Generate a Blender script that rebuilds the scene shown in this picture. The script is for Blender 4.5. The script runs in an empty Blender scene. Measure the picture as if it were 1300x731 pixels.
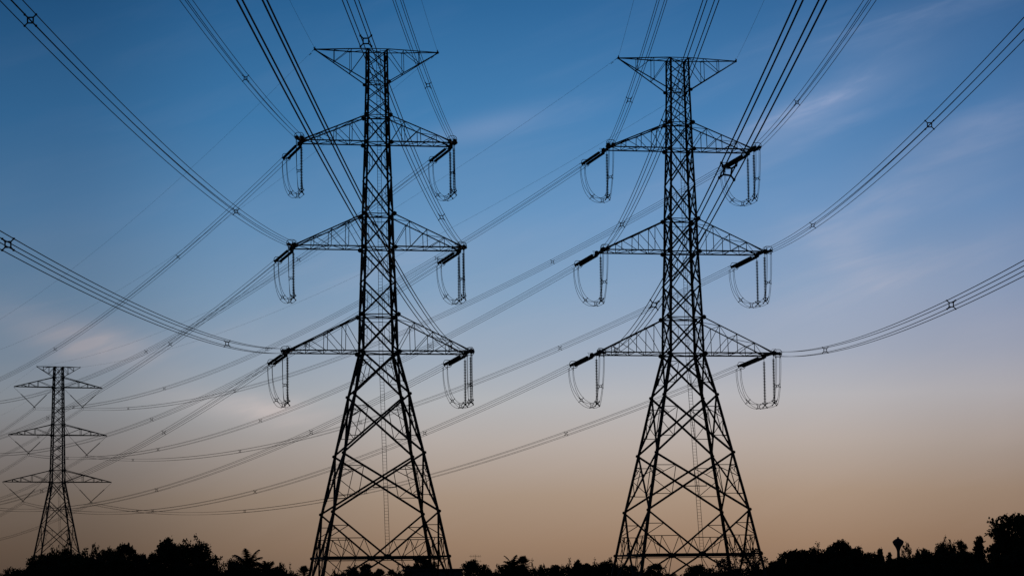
import bpy, math, random
from mathutils import Vector, Matrix

R = math.radians
scene = bpy.context.scene
col = scene.collection

# ------------------------------------------------------------------ camera
F_PX, PITCH, ROLL, EYE = 3196.4, 0.117441, 0.011441, 1.7
cam_d = bpy.data.cameras.new('camera')
cam_d.sensor_width = 36.0
cam_d.lens = F_PX / 1300 * 36.0
cam_d.clip_start = 0.5
cam_d.clip_end = 20000
cam = bpy.data.objects.new('camera', cam_d)
col.objects.link(cam)
cam.matrix_world = (Matrix.Translation((0, 0, EYE)) @ Matrix.Rotation(math.pi / 2 + PITCH, 4, 'X')
                    @ Matrix.Rotation(-ROLL, 4, 'Z'))
scene.camera = cam

# ------------------------------------------------------------------ sky
SUN_EL, SUN_AZ = R(1.5), R(14)            # azimuth measured from +Y towards +X
world = bpy.data.worlds.new('World')
scene.world = world
world.use_nodes = True
NT = world.node_tree
NT.nodes.clear()


def srgb(*c):
    o = []
    for v in c:
        v /= 255
        o.append(v / 12.92 if v <= .04045 else ((v + .055) / 1.055) ** 2.4)
    return (*o, 1)


def N(kind, **kw):
    n = NT.nodes.new(kind)
    for k, v in kw.items():
        setattr(n, k, v)
    return n


def lk(a, b):
    NT.links.new(a, b)


def math_n(op, a, b=None, c=None, clamp=False):
    n = N('ShaderNodeMath', operation=op, use_clamp=clamp)
    for i, v in enumerate((a, b, c)):
        if v is None:
            continue
        if isinstance(v, (int, float)):
            n.inputs[i].default_value = v
        else:
            lk(v, n.inputs[i])
    return n.outputs[0]


def ramp_n(fac, stops, interp='LINEAR'):
    n = N('ShaderNodeValToRGB')
    cr = n.color_ramp
    cr.interpolation = interp
    while len(cr.elements) < len(stops):
        cr.elements.new(.5)
    for e, (p, c) in zip(cr.elements, stops):
        e.position = p
        e.color = c if len(c) == 4 else (*c, 1)
    lk(fac, n.inputs[0])
    return n.outputs[0]


def mix_n(kind, fac, a, b):
    n = N('ShaderNodeMix', data_type='RGBA', blend_type=kind)
    for s, v in ((n.inputs[0], fac), (n.inputs[6], a), (n.inputs[7], b)):
        if isinstance(v, (int, float)):
            s.default_value = v
        elif isinstance(v, tuple):
            s.default_value = v
        else:
            lk(v, s)
    return n.outputs[2]


tc = N('ShaderNodeTexCoord')
sep = N('ShaderNodeSeparateXYZ')
lk(tc.outputs['Generated'], sep.inputs[0])
DX, DY, DZ = sep.outputs
# elevation and azimuth of the looked-at direction, in degrees
el = math_n('MULTIPLY', math_n('ARCSINE', DZ), 57.29578)
az = math_n('MULTIPLY', math_n('ARCTAN2', DX, DY), 57.29578)
# dusk gradient: tan haze over the horizon, mauve grey, then deepening blue (elevation 0..40 degrees)
ELS = [(0.0, (134, 109, 90)), (0.9, (152, 127, 106)), (2.0, (166, 147, 130)), (3.2, (180, 172, 167)), (4.2, (179, 183, 188)),
       (5.2, (156, 173, 192)), (6.6, (131, 164, 196)), (8.4, (101, 150, 195)), (10.6, (64, 128, 181)),
       (13.2, (39, 103, 156)), (20, (26, 62, 112)), (40, (10, 26, 56))]
dusk = ramp_n(math_n('DIVIDE', el, 40.0, clamp=True), [(e / 40, srgb(*c)) for e, c in ELS])
# the afterglow side is brighter than the rest of the sky
daz = math_n('ABSOLUTE', math_n('SUBTRACT', az, 2.5))
glow = ramp_n(math_n('DIVIDE', daz, 180.0, clamp=True),
              [(0, (1, 1, 1)), (4 / 180, (.97, .97, .97)), (8 / 180, (.84, .85, .86)), (13 / 180, (.55, .57, .60)),
               (22 / 180, (.4, .4, .4)), (50 / 180, (.22, .22, .22)), (1, (.13, .13, .13))], 'EASE')
dusk = mix_n('MULTIPLY', 1.0, dusk, glow)
# the air is a little rosier towards the right, greener-blue towards the left
hue = ramp_n(math_n('DIVIDE', math_n('ADD', az, 20.0), 40.0, clamp=True), [(.2, (.95, 1, 1)), (.5, (1, 1, 1)), (.8, (1.10, .985, 1.02))])
dusk = mix_n('MULTIPLY', math_n('DIVIDE', math_n('SUBTRACT', el, 3.0), 3.0, clamp=True), dusk, hue)
# away from the afterglow the haze band over the horizon falls off faster still
low = ramp_n(math_n('DIVIDE', el, 8.0, clamp=True), [(0, (1, 1, 1)), (.3, (.8, .8, .8)), (.62, (0, 0, 0))], 'EASE')
side_f = math_n('MULTIPLY', low, ramp_n(math_n('DIVIDE', daz, 40.0, clamp=True), [(.09, (0, 0, 0)), (.36, (.55, .55, .55)), (1, (.8, .8, .8))], 'EASE'))
dusk = mix_n('MIX', side_f, dusk, mix_n('MULTIPLY', 1.0, dusk, (.34, .36, .40, 1)))
# thin cirrus: streaky noise in the sky's own directions
cv = N('ShaderNodeCombineXYZ')
s_along = math_n('ADD', math_n('MULTIPLY', az, .9), math_n('MULTIPLY', el, .55))
s_across = math_n('SUBTRACT', math_n('MULTIPLY', el, 1.9), math_n('MULTIPLY', az, .62))
lk(math_n('MULTIPLY', s_along, .22), cv.inputs[0])
lk(math_n('MULTIPLY', s_across, .62), cv.inputs[1])
nz = N('ShaderNodeTexNoise')
nz.inputs['Scale'].default_value = 1.0
nz.inputs['Detail'].default_value = 5.0
nz.inputs['Roughness'].default_value = .55
nz.inputs['Distortion'].default_value = .5
lk(cv.outputs[0], nz.inputs['Vector'])
streak = ramp_n(nz.outputs[0], [(.42, (0, 0, 0)), (.75, (1, 1, 1))], 'EASE')


def blob(a0, e0, ra, re, rot):
    """soft patch of the sky where cirrus shows, centred at azimuth a0, elevation e0"""
    c, s = math.cos(R(rot)), math.sin(R(rot))
    da, de = math_n('SUBTRACT', az, a0), math_n('SUBTRACT', el, e0)
    u = math_n('ADD', math_n('MULTIPLY', da, c / ra), math_n('MULTIPLY', de, s / ra))
    v = math_n('SUBTRACT', math_n('MULTIPLY', de, c / re), math_n('MULTIPLY', da, s / re))
    d = math_n('ADD', math_n('MULTIPLY', u, u), math_n('MULTIPLY', v, v))
    return math_n('POWER', 2.71828, math_n('MULTIPLY', d, -1.0))


cl = None
CLOUDS = [(7.0, 10.6, 2.6, .50, 24, .95), (-0.4, 10.4, 1.6, .30, 12, .7), (9.0, 8.6, 2.6, .45, 20, .45),
          (-9.9, 5.6, 1.6, .45, -14, 1.3), (-6.2, 4.05, 2.0, .32, -8, 1.0), (7.6, 7.4, 1.2, .5, -35, .35), (8.6, 6.6, 2.4, .8, 10, .35),
          (11.0, 10.2, 2.2, .45, 24, .38), (8.5, 12.4, 3.0, .45, 16, .35), (-2.5, 7.4, 3, .5, 10, .2),
          (-4.5, 5.6, 3, .5, 4, .3)]
for a0, e0, ra, re, rot, am in CLOUDS:
    b = math_n('MULTIPLY', blob(a0, e0, ra, re, rot), am)
    cl = b if cl is None else math_n('ADD', cl, b)
cl = math_n('MULTIPLY', cl, math_n('ADD', math_n('MULTIPLY', streak, .7), .42), clamp=True)
cl = math_n('ADD', cl, math_n('MULTIPLY', streak, .05), clamp=True)
cloud_col = ramp_n(math_n('DIVIDE', el, 16.0, clamp=True),
                   [(0, srgb(160, 138, 124)), (.25, srgb(222, 208, 204)), (.4, srgb(204, 200, 210)),
                    (.66, srgb(168, 182, 215)), (1, srgb(130, 158, 200))])
cloud_col = mix_n('MULTIPLY', 1.0, cloud_col, glow)
dusk = mix_n('MIX', math_n('MULTIPLY', cl, .75), dusk, cloud_col)
nish = N('ShaderNodeTexSky', sky_type='NISHITA')
nish.sun_disc = False
nish.sun_elevation = SUN_EL
nish.sun_rotation = SUN_AZ
nish.air_density = 1.0
nish.dust_density = 2.0
bg1 = N('ShaderNodeBackground')
lk(nish.outputs[0], bg1.inputs[0])
bg1.inputs[1].default_value = 0.05
bg2 = N('ShaderNodeBackground')
lk(dusk, bg2.inputs[0])
bg2.inputs[1].default_value = 1.0
mx = N('ShaderNodeMixShader')
mx.inputs[0].default_value = .96
lk(bg1.outputs[0], mx.inputs[1])
lk(bg2.outputs[0], mx.inputs[2])
wo = N('ShaderNodeOutputWorld')
lk(mx.outputs[0], wo.inputs[0])

# ------------------------------------------------------------------ sun (just at the horizon, very weak)
sd = bpy.data.lights.new('sun', 'SUN')
sd.energy = .05
sd.angle = R(.53)
sd.color = (1, .72, .52)
sun = bpy.data.objects.new('sun', sd)
col.objects.link(sun)
sv = Vector((math.sin(SUN_AZ) * math.cos(SUN_EL), math.cos(SUN_AZ) * math.cos(SUN_EL), math.sin(SUN_EL)))
sun.rotation_euler = sv.to_track_quat('Z', 'Y').to_euler()
sun.location = (60, 300, 120)

scene.cycles.sample_clamp_direct = 2.0
scene.cycles.sample_clamp_indirect = 2.0
scene.view_settings.view_transform = 'Standard'
scene.view_settings.look = 'None'
scene.view_settings.exposure = 0
scene.view_settings.gamma = 1
scene.view_settings.use_curve_mapping = False


# ------------------------------------------------------------------ materials
def material(name, base, rough=.6, metal=0.0, var=.35, scale=3.0, trans=0.0, tint=None):
    m = bpy.data.materials.new(name)
    m.use_nodes = True
    t = m.node_tree
    bs = t.nodes['Principled BSDF']
    tcn = t.nodes.new('ShaderNodeTexCoord')
    nz_ = t.nodes.new('ShaderNodeTexNoise')
    nz_.inputs['Scale'].default_value = scale
    nz_.inputs['Detail'].default_value = 4
    t.links.new(tcn.outputs['Object'], nz_.inputs['Vector'])
    cr = t.nodes.new('ShaderNodeValToRGB')
    cr.color_ramp.elements[0].position = .3
    cr.color_ramp.elements[1].position = .7
    cr.color_ramp.elements[0].color = (*[c * (1 - var) for c in base], 1)
    cr.color_ramp.elements[1].color = (*(tint or [c * (1 + var) for c in base]), 1)
    t.links.new(nz_.outputs[0], cr.inputs[0])
    t.links.new(cr.outputs[0], bs.inputs['Base Color'])
    bs.inputs['Roughness'].default_value = rough
    bs.inputs['Metallic'].default_value = metal
    bs.inputs['Specular IOR Level'].default_value = .05 if name == 'aluminium_strand' else .3
    if trans:
        bs.inputs['Transmission Weight'].default_value = trans
    return m


M = dict(
    steel=material('weathered_steel', (.055, .056, .058), .7, .0, .35, .8, tint=(.075, .068, .062)),
    far_steel=material('distant_steel', (.06, .062, .066), .75, .0, .3, .8),
    glass=material('glass_insulator', (.03, .045, .05), .5, .0, .3, 2),
    fitting=material('forged_fitting', (.05, .05, .052), .85, .0, .3, 2),
    wire=material('aluminium_strand', (.035, .036, .039), .7, .0, .2, 1),
    concrete=material('concrete', (.28, .27, .25), .9, 0, .25, 2),
    tank=material('painted_concrete', (.10, .105, .12), .8, 0, .2, .5),
    leaf=material('broad_leaf', (.045, .062, .026), .8, 0, .5, .5, tint=(.075, .10, .036)),
    leaf_dark=material('dark_leaf', (.04, .052, .026), .8, 0, .5, .5, tint=(.06, .078, .034)),
    leaf_grey=material('grey_leaf', (.10, .115, .095), .8, 0, .4, .5, tint=(.16, .17, .14)),
    palm=material('palm_leaf', (.03, .042, .016), .65, 0, .4, .5, tint=(.055, .065, .022)),
    bark=material('bark', (.06, .048, .036), .95, 0, .4, 3),
    grass=material('field_grass', (.045, .055, .02), .95, 0, .5, .15, tint=(.09, .08, .035)),
    wall=material('rendered_wall', (.16, .16, .17), .9, 0, .25, 1.5),
    roof=material('sheet_roof', (.07, .075, .085), .6, 0, .3, 2),
    pane=material('dark_pane', (.02, .022, .025), .15, 0, .1, 1),
    door=material('painted_door', (.06, .05, .04), .6, 0, .3, 2),
)


# ------------------------------------------------------------------ mesh helper
class MB:
    def __init__(self):
        self.v, self.f = [], []

    def prism(self, ring0, ring1, caps=True):
        n, k = len(self.v), len(ring0)
        self.v += [tuple(p) for p in ring0] + [tuple(p) for p in ring1]
        for i in range(k):
            j = (i + 1) % k
            self.f.append((n + i, n + j, n + k + j, n + k + i))
        if caps:
            self.f.append(tuple(n + i for i in reversed(range(k))))
            self.f.append(tuple(n + k + i for i in range(k)))

    def angle(self, p, q, w, nrm=(0, 0, 1), off=0.0, t=None):
        """an L-section steel member from p to q; nrm points out of the face it lies in"""
        p, q, nrm = Vector(p), Vector(q), Vector(nrm)
        d = (q - p)
        if d.length < 1e-4:
            return
        d.normalize()
        u = d.cross(nrm)
        if u.length < 1e-3:
            u = d.cross(Vector((.3, .5, .8)))
        u.normalize()
        n = u.cross(d).normalized()
        t = t or max(.014, w * .16)
        h = w / 2
        pr = [(-h, 0), (h, 0), (h, -t), (-h + t, -t), (-h + t, -w), (-h, -w)]
        self.prism([p + u * a + n * (b - off) for a, b in pr], [q + u * a + n * (b - off) for a, b in pr])

    def bar(self, p, q, w, h=None, up=(0, 0, 1)):
        p, q = Vector(p), Vector(q)
        d = (q - p).normalized()
        u = d.cross(Vector(up))
        if u.length < 1e-3:
            u = d.cross(Vector((1, 0, 0)))
        u.normalize()
        n = u.cross(d)
        h = h or w
        pr = [(-w / 2, -h / 2), (w / 2, -h / 2), (w / 2, h / 2), (-w / 2, h / 2)]
        self.prism([p + u * a + n * b for a, b in pr], [q + u * a + n * b for a, b in pr])

    def plate(self, c, n, s, th=.02, k=8, sx=1.0):
        c, n = Vector(c), Vector(n).normalized()
        u = n.cross(Vector((0, 0, 1)))
        if u.length < 1e-3:
            u = Vector((1, 0, 0))
        u.normalize()
        w = n.cross(u)
        ring = [c + u * (s * sx * math.cos(2 * math.pi * (i + .5) / k)) + w * (s * math.sin(2 * math.pi * (i + .5) / k)) for i in range(k)]
        self.prism([r_ - n * th / 2 for r_ in ring], [r_ + n * th / 2 for r_ in ring])

    def tube(self, pts, r, k=5, closed=False, caps=True):
        pts = [Vector(p) for p in pts]
        n0 = len(self.v)
        m = len(pts)
        ref = None
        for i, p in enumerate(pts):
            a = pts[(i - 1) % m] if (closed or i > 0) else p
            b = pts[(i + 1) % m] if (closed or i < m - 1) else p
            d = (b - a).normalized()
            if ref is None:
                ref = Vector((0, 0, 1)) if abs(d.z) < .9 else Vector((1, 0, 0))
            u = (ref - d * ref.dot(d)).normalized()
            ref = u
            w = d.cross(u)
            rr = r[i] if isinstance(r, (list, tuple)) else r
            for j in range(k):
                an = 2 * math.pi * j / k
                self.v.append(tuple(p + u * (rr * math.cos(an)) + w * (rr * math.sin(an))))
        for i in range(m if closed else m - 1):
            for j in range(k):
                a, b = n0 + i * k, n0 + ((i + 1) % m) * k
                self.f.append((a + j, a + (j + 1) % k, b + (j + 1) % k, b + j))
        if caps and not closed:
            self.f.append(tuple(n0 + j for j in reversed(range(k))))
            self.f.append(tuple(n0 + (m - 1) * k + j for j in range(k)))

    def lathe(self, p, q, prof, k=10):
        """prof: list of (distance along p->q, radius)"""
        p, q = Vector(p), Vector(q)
        d = (q - p).normalized()
        u = d.cross(Vector((0, 0, 1)) if abs(d.z) < .9 else Vector((1, 0, 0))).normalized()
        w = d.cross(u)
        n0 = len(self.v)
        for s, r in prof:
            for j in range(k):
                an = 2 * math.pi * j / k
                self.v.append(tuple(p + d * s + u * (r * math.cos(an)) + w * (r * math.sin(an))))
        for i in range(len(prof) - 1):
            for j in range(k):
                a, b = n0 + i * k, n0 + (i + 1) * k
                self.f.append((a + j, a + (j + 1) % k, b + (j + 1) % k, b + j))
        self.f.append(tuple(n0 + j for j in reversed(range(k))))
        self.f.append(tuple(n0 + (len(prof) - 1) * k + j for j in range(k)))

    def box(self, lo, hi):
        x0, y0, z0 = lo
        x1, y1, z1 = hi
        self.prism([(x0, y0, z0), (x1, y0, z0), (x1, y1, z0), (x0, y1, z0)],
                   [(x0, y0, z1), (x1, y0, z1), (x1, y1, z1), (x0, y1, z1)])

    def mesh(self, name, mat, smooth=False):
        me = bpy.data.meshes.new(name)
        me.from_pydata(self.v, [], self.f)
        me.materials.append(mat)
        if smooth:
            me.polygons.foreach_set('use_smooth', [True] * len(me.polygons))
        me.update()
        return me

    def build(self, name, mat, parent=None, smooth=False):
        return put(name, self.mesh(name, mat, smooth), parent)


def put(name, me, parent=None):
    o = bpy.data.objects.new(name, me)
    col.objects.link(o)
    if parent:
        o.parent = parent
    return o


def tag(o, label=None, cat=None, group=None, kind=None):
    if label:
        o['label'] = label
    if cat:
        o['category'] = cat
    if group:
        o['group'] = group
    if kind:
        o['kind'] = kind
    return o


def thing(name, loc, label=None, cat=None, group=None, rz=0.0):
    o = bpy.data.objects.new(name, None)
    o.empty_display_size = .5
    col.objects.link(o)
    o.location = loc
    o.rotation_euler = (0, 0, rz)
    return tag(o, label, cat, group)


def copy_tree(o, parent=None):
    c = o.copy()
    col.objects.link(c)
    c.parent = parent
    for ch in list(o.children):
        copy_tree(ch, c)
    return c


def ray(px, py, dist):
    """point seen at a photograph position, at the given distance along +Y from the camera"""
    X, Y = px - 650, py - 365.5
    c, s = math.cos(ROLL), math.sin(ROLL)
    X, Y = X * c - Y * s, X * s + Y * c
    cp, sp = math.cos(PITCH), math.sin(PITCH)
    d = Vector((X / F_PX, cp + Y / F_PX * sp, sp - Y / F_PX * cp))
    d *= dist / d.y
    return Vector((d.x, d.y, d.z + EYE))


# ------------------------------------------------------------------ setting
g = MB()
gx = [-6000, -1500, -400, -150, 0, 150, 400, 1500, 6000]
gy = [-1500, -300, 0, 150, 300, 500, 1000, 3000, 9000]
for y in gy:
    for x in gx:
        g.v.append((x, y, 0))
for j in range(len(gy) - 1):
    for i in range(len(gx) - 1):
        a = j * len(gx) + i
        g.f.append((a, a + 1, a + 1 + len(gx), a + len(gx)))
tag(g.build('ground', M['grass']), kind='structure')

# ------------------------------------------------------------------ lattice towers
TH = .185863                               # how far the two big towers are turned
TOWERS = {1: Vector((-15.560, 290.0, 0)), 2: Vector((20.147, 296.896, 0))}
ARMS = {'tb': 8.85, 'mb': 9.8, 'lb': 10.5}
ZL = {'top': 62.38, 'ew': 58.52, 'tu': 54.54, 'tb': 51.33, 'mu': 42.91, 'mb': 38.99, 'lu': 31.15, 'lb': 26.85,
      'a': 21.92, 'b': 15.10, 'c': 8.435, 'd': 3.352}
ZL = {k: v + EYE for k, v in ZL.items()}
CL = {'top': 1.19, 'ew': 1.23, 'tu': 1.33, 'tb': 1.39, 'mu': 1.67, 'mb': 1.74, 'lu': 2.02, 'lb': 2.11,
      'a': 3.255, 'b': 4.67, 'c': 6.08, 'd': 7.04}
FACES = [((-1, -1), (1, -1), (0, -1, 0)), ((1, -1), (1, 1), (1, 0, 0)), ((1, 1), (-1, 1), (0, 1, 0)), ((-1, 1), (-1, -1), (-1, 0, 0))]


def lerp(a, b, t):
    return Vector(a) * (1 - t) + Vector(b) * t


def corner(c, z, sg):
    return Vector((sg[0] * c, sg[1] * c, z))


def x_panel(b, z0, c0, z1, c1, fa, w, red=0, rw=.06):
    """cross bracing of one face between two heights; red 1 = light redundants, 2 = full sub-trusses"""
    A, B, n = fa
    p00, p10 = corner(c0, z0, A), corner(c0, z0, B)
    p01, p11 = corner(c1, z1, A), corner(c1, z1, B)
    b.angle(p00, p11, w, n, .03)
    b.angle(p10, p01, w, n, .03 + w * .17 + .006)
    t = c0 / (c0 + c1)                     # where the diagonals cross
    X = lerp(p00, p11, t)
    if not red:
        return
    for lo, hi in ((p00, p01), (p10, p11)):
        G = lerp(lo, hi, t)
        if red == 1:
            m1, m2 = lerp(hi, X, .5), lerp(lo, X, .5)
            b.angle(m1, m2, rw, n, .10)
            b.angle(G, m1, rw, n, .13)
            b.angle(G, m2, rw, n, .16)
        else:
            m1, m2 = lerp(hi, X, .5), lerp(lo, X, .5)
            q1, q2 = lerp(G, hi, .5), lerp(G, lo, .5)
            b.angle(q1, m1, rw, n, .10)
            b.angle(q2, m2, rw, n, .10)
            b.angle(G, m1, rw, n, .13)
            b.angle(G, m2, rw, n, .16)
            b.angle(m1, m2, rw, n, .19)
            k1 = lerp(G, m1, .5)
            b.angle(q1, k1, rw * .8, n, .22)


def ring(b, z, c, w, cross=True, off=.04):
    for A, B, n in FACES:
        b.angle(corner(c, z, A), corner(c, z, B), w, n, off)
    if cross:
        b.angle(corner(c, z, (-1, -1)), corner(c, z, (1, 1)), w * .7, (0, 0, 1), .05)
        b.angle(corner(c, z, (1, -1)), corner(c, z, (-1, 1)), w * .7, (0, 0, 1), .10)


def cross_arm(s, a, zb, cb, zt, ct, we, mat, root, fr=(.27, .52, .77), wc=.15, ww=.07, tip_rise=.16, endbeam=True):
    b = MB()
    tipb = {e: Vector((s * a, e * we, zb)) for e in (-1, 1)}
    tipt = {e: Vector((s * (a - .05), e * we, zb + tip_rise)) for e in (-1, 1)}
    rb = {e: Vector((s * cb, e * cb, zb)) for e in (-1, 1)}
    rt = {e: Vector((s * ct, e * ct, zt)) for e in (-1, 1)}
    for e in (-1, 1):
        nn = (0, e, 0)
        b.angle(rb[e], tipb[e], wc, (0, 0, -1) if e < 0 else (0, 0, -1), 0)
        b.angle(rt[e], tipt[e], wc * .92, nn, 0)
        prev = None
        for i, f_ in enumerate(fr):
            lo, hi = lerp(tipb[e], rb[e], f_), lerp(tipt[e], rt[e], f_)
            b.angle(lo, hi, ww, nn, .03)
            nx = lerp(tipb[e], rb[e], fr[i + 1]) if i + 1 < len(fr) else rb[e]
            b.angle(hi, nx, ww, nn, .06)
            if i == 0:
                b.angle(tipb[e], hi, ww, nn, .06)
    pts = [0] + list(fr) + [1]
    for i in range(len(pts) - 1):
        e = 1 if i % 2 else -1
        b.angle(lerp(tipb[e], rb[e], pts[i]), lerp(tipb[-e], rb[-e], pts[i + 1]), ww, (0, 0, -1), .05)
        b.angle(lerp(tipt[-e], rt[-e], pts[i]), lerp(tipt[e], rt[e], pts[i + 1]), ww * .9, (0, 0, 1), .05)
        if i:
            b.angle(lerp(tipb[-1], rb[-1], pts[i]), lerp(tipb[1], rb[1], pts[i]), ww, (0, 0, -1), .09)
            b.angle(lerp(tipt[-1], rt[-1], pts[i]), lerp(tipt[1], rt[1], pts[i]), ww * .9, (0, 0, 1), .09)
    if endbeam:
        b.angle(tipb[-1] + Vector((0, -.15, 0)), tipb[1] + Vector((0, .15, 0)), wc * 1.3, (s, 0, 0), -.02)
        b.angle(tipt[-1], tipt[1], wc, (s, 0, 0), -.01)
        for e in (-1, 1):
            b.plate(tipb[e] + Vector((s * .05, e * .02, .06)), (0, e, 0), .34, .03, 6)
            b.plate(tipb[e] + Vector((0, e * .02, -.03)), (0, 0, 1), .26, .03, 6)
    for e in (-1, 1):
        b.plate(rb[e] + Vector((s * .1, e * .015, 0)), (0, e, 0), .30, .025, 6)
        b.plate(rt[e] + Vector((s * .1, e * .015, 0)), (0, e, 0), .30, .025, 6)
    return b.build('crossarm', mat, root)


def peak_arm(s, a, zt, ct, zb, cb, mat, root, ww=.06, wc=.11):
    b = MB()
    tip = Vector((s * a, 0, zt - .03))
    for e in (-1, 1):
        t0, b0 = Vector((s * ct, e * ct, zt)), Vector((s * cb, e * cb, zb))
        te = tip + Vector((0, e * .06, 0))
        nn = (0, e, 0)
        b.angle(t0, te, wc, nn, 0)
        b.angle(b0, te - Vector((0, 0, .06)), wc, nn, 0)
        for f0, f1 in ((.37, .66), (.69, 1.0)):
            lo, hi = lerp(te, b0, f0), lerp(te, t0, f0)
            b.angle(lo, hi, ww, nn, .03)
            b.angle(lo, lerp(te, t0, f1), ww, nn, .05)
        b.plate(b0 + Vector((s * .08, e * .015, 0)), nn, .22, .025)
    for f0 in (.37, .69):
        b.angle(lerp(tip, (s * ct, -ct, zt), f0), lerp(tip, (s * ct, ct, zt), f0), ww, (0, 0, 1), .04)
        b.angle(lerp(tip, (s * cb, -cb, zb), f0), lerp(tip, (s * cb, cb, zb), f0), ww, (0, 0, -1), .04)
    b.angle(lerp(tip, (s * ct, -ct, zt), .37), lerp(tip, (s * ct, ct, zt), .69), ww, (0, 0, 1), .07)
    b.angle(lerp(tip, (s * ct, ct, zt), .69), lerp(tip, (s * ct, -ct, zt), 1), ww, (0, 0, 1), .07)
    b.plate(tip, (0, 1, 0), .16, .06)
    b.bar(tip + Vector((0, -.35, -.05)), tip + Vector((0, .35, -.05)), .07)
    b.bar(tip, tip + Vector((0, 0, .35)), .05)
    return b.build('peak_arm', mat, root)


def ladder(root, mat, path, w=.45, rail=.045, rung=.028, step=.36):
    """climbing ladder with two rails and rungs along a polyline, standing parallel to local X"""
    b = MB()
    for e in (-1, 1):
        for p, q in zip(path, path[1:]):
            b.bar(Vector(p) + Vector((e * w / 2, 0, 0)), Vector(q) + Vector((e * w / 2, 0, 0)), rail, rail, (0, 1, 0))
    for p, q in zip(path, path[1:]):
        L_ = (Vector(q) - Vector(p)).length
        for i in range(int(L_ / step)):
            m = lerp(p, q, (i + .5) * step / L_)
            b.bar(m - Vector((w / 2, 0, 0)), m + Vector((w / 2, 0, 0)), rung)
    return b.build('ladder', mat, root)


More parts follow.
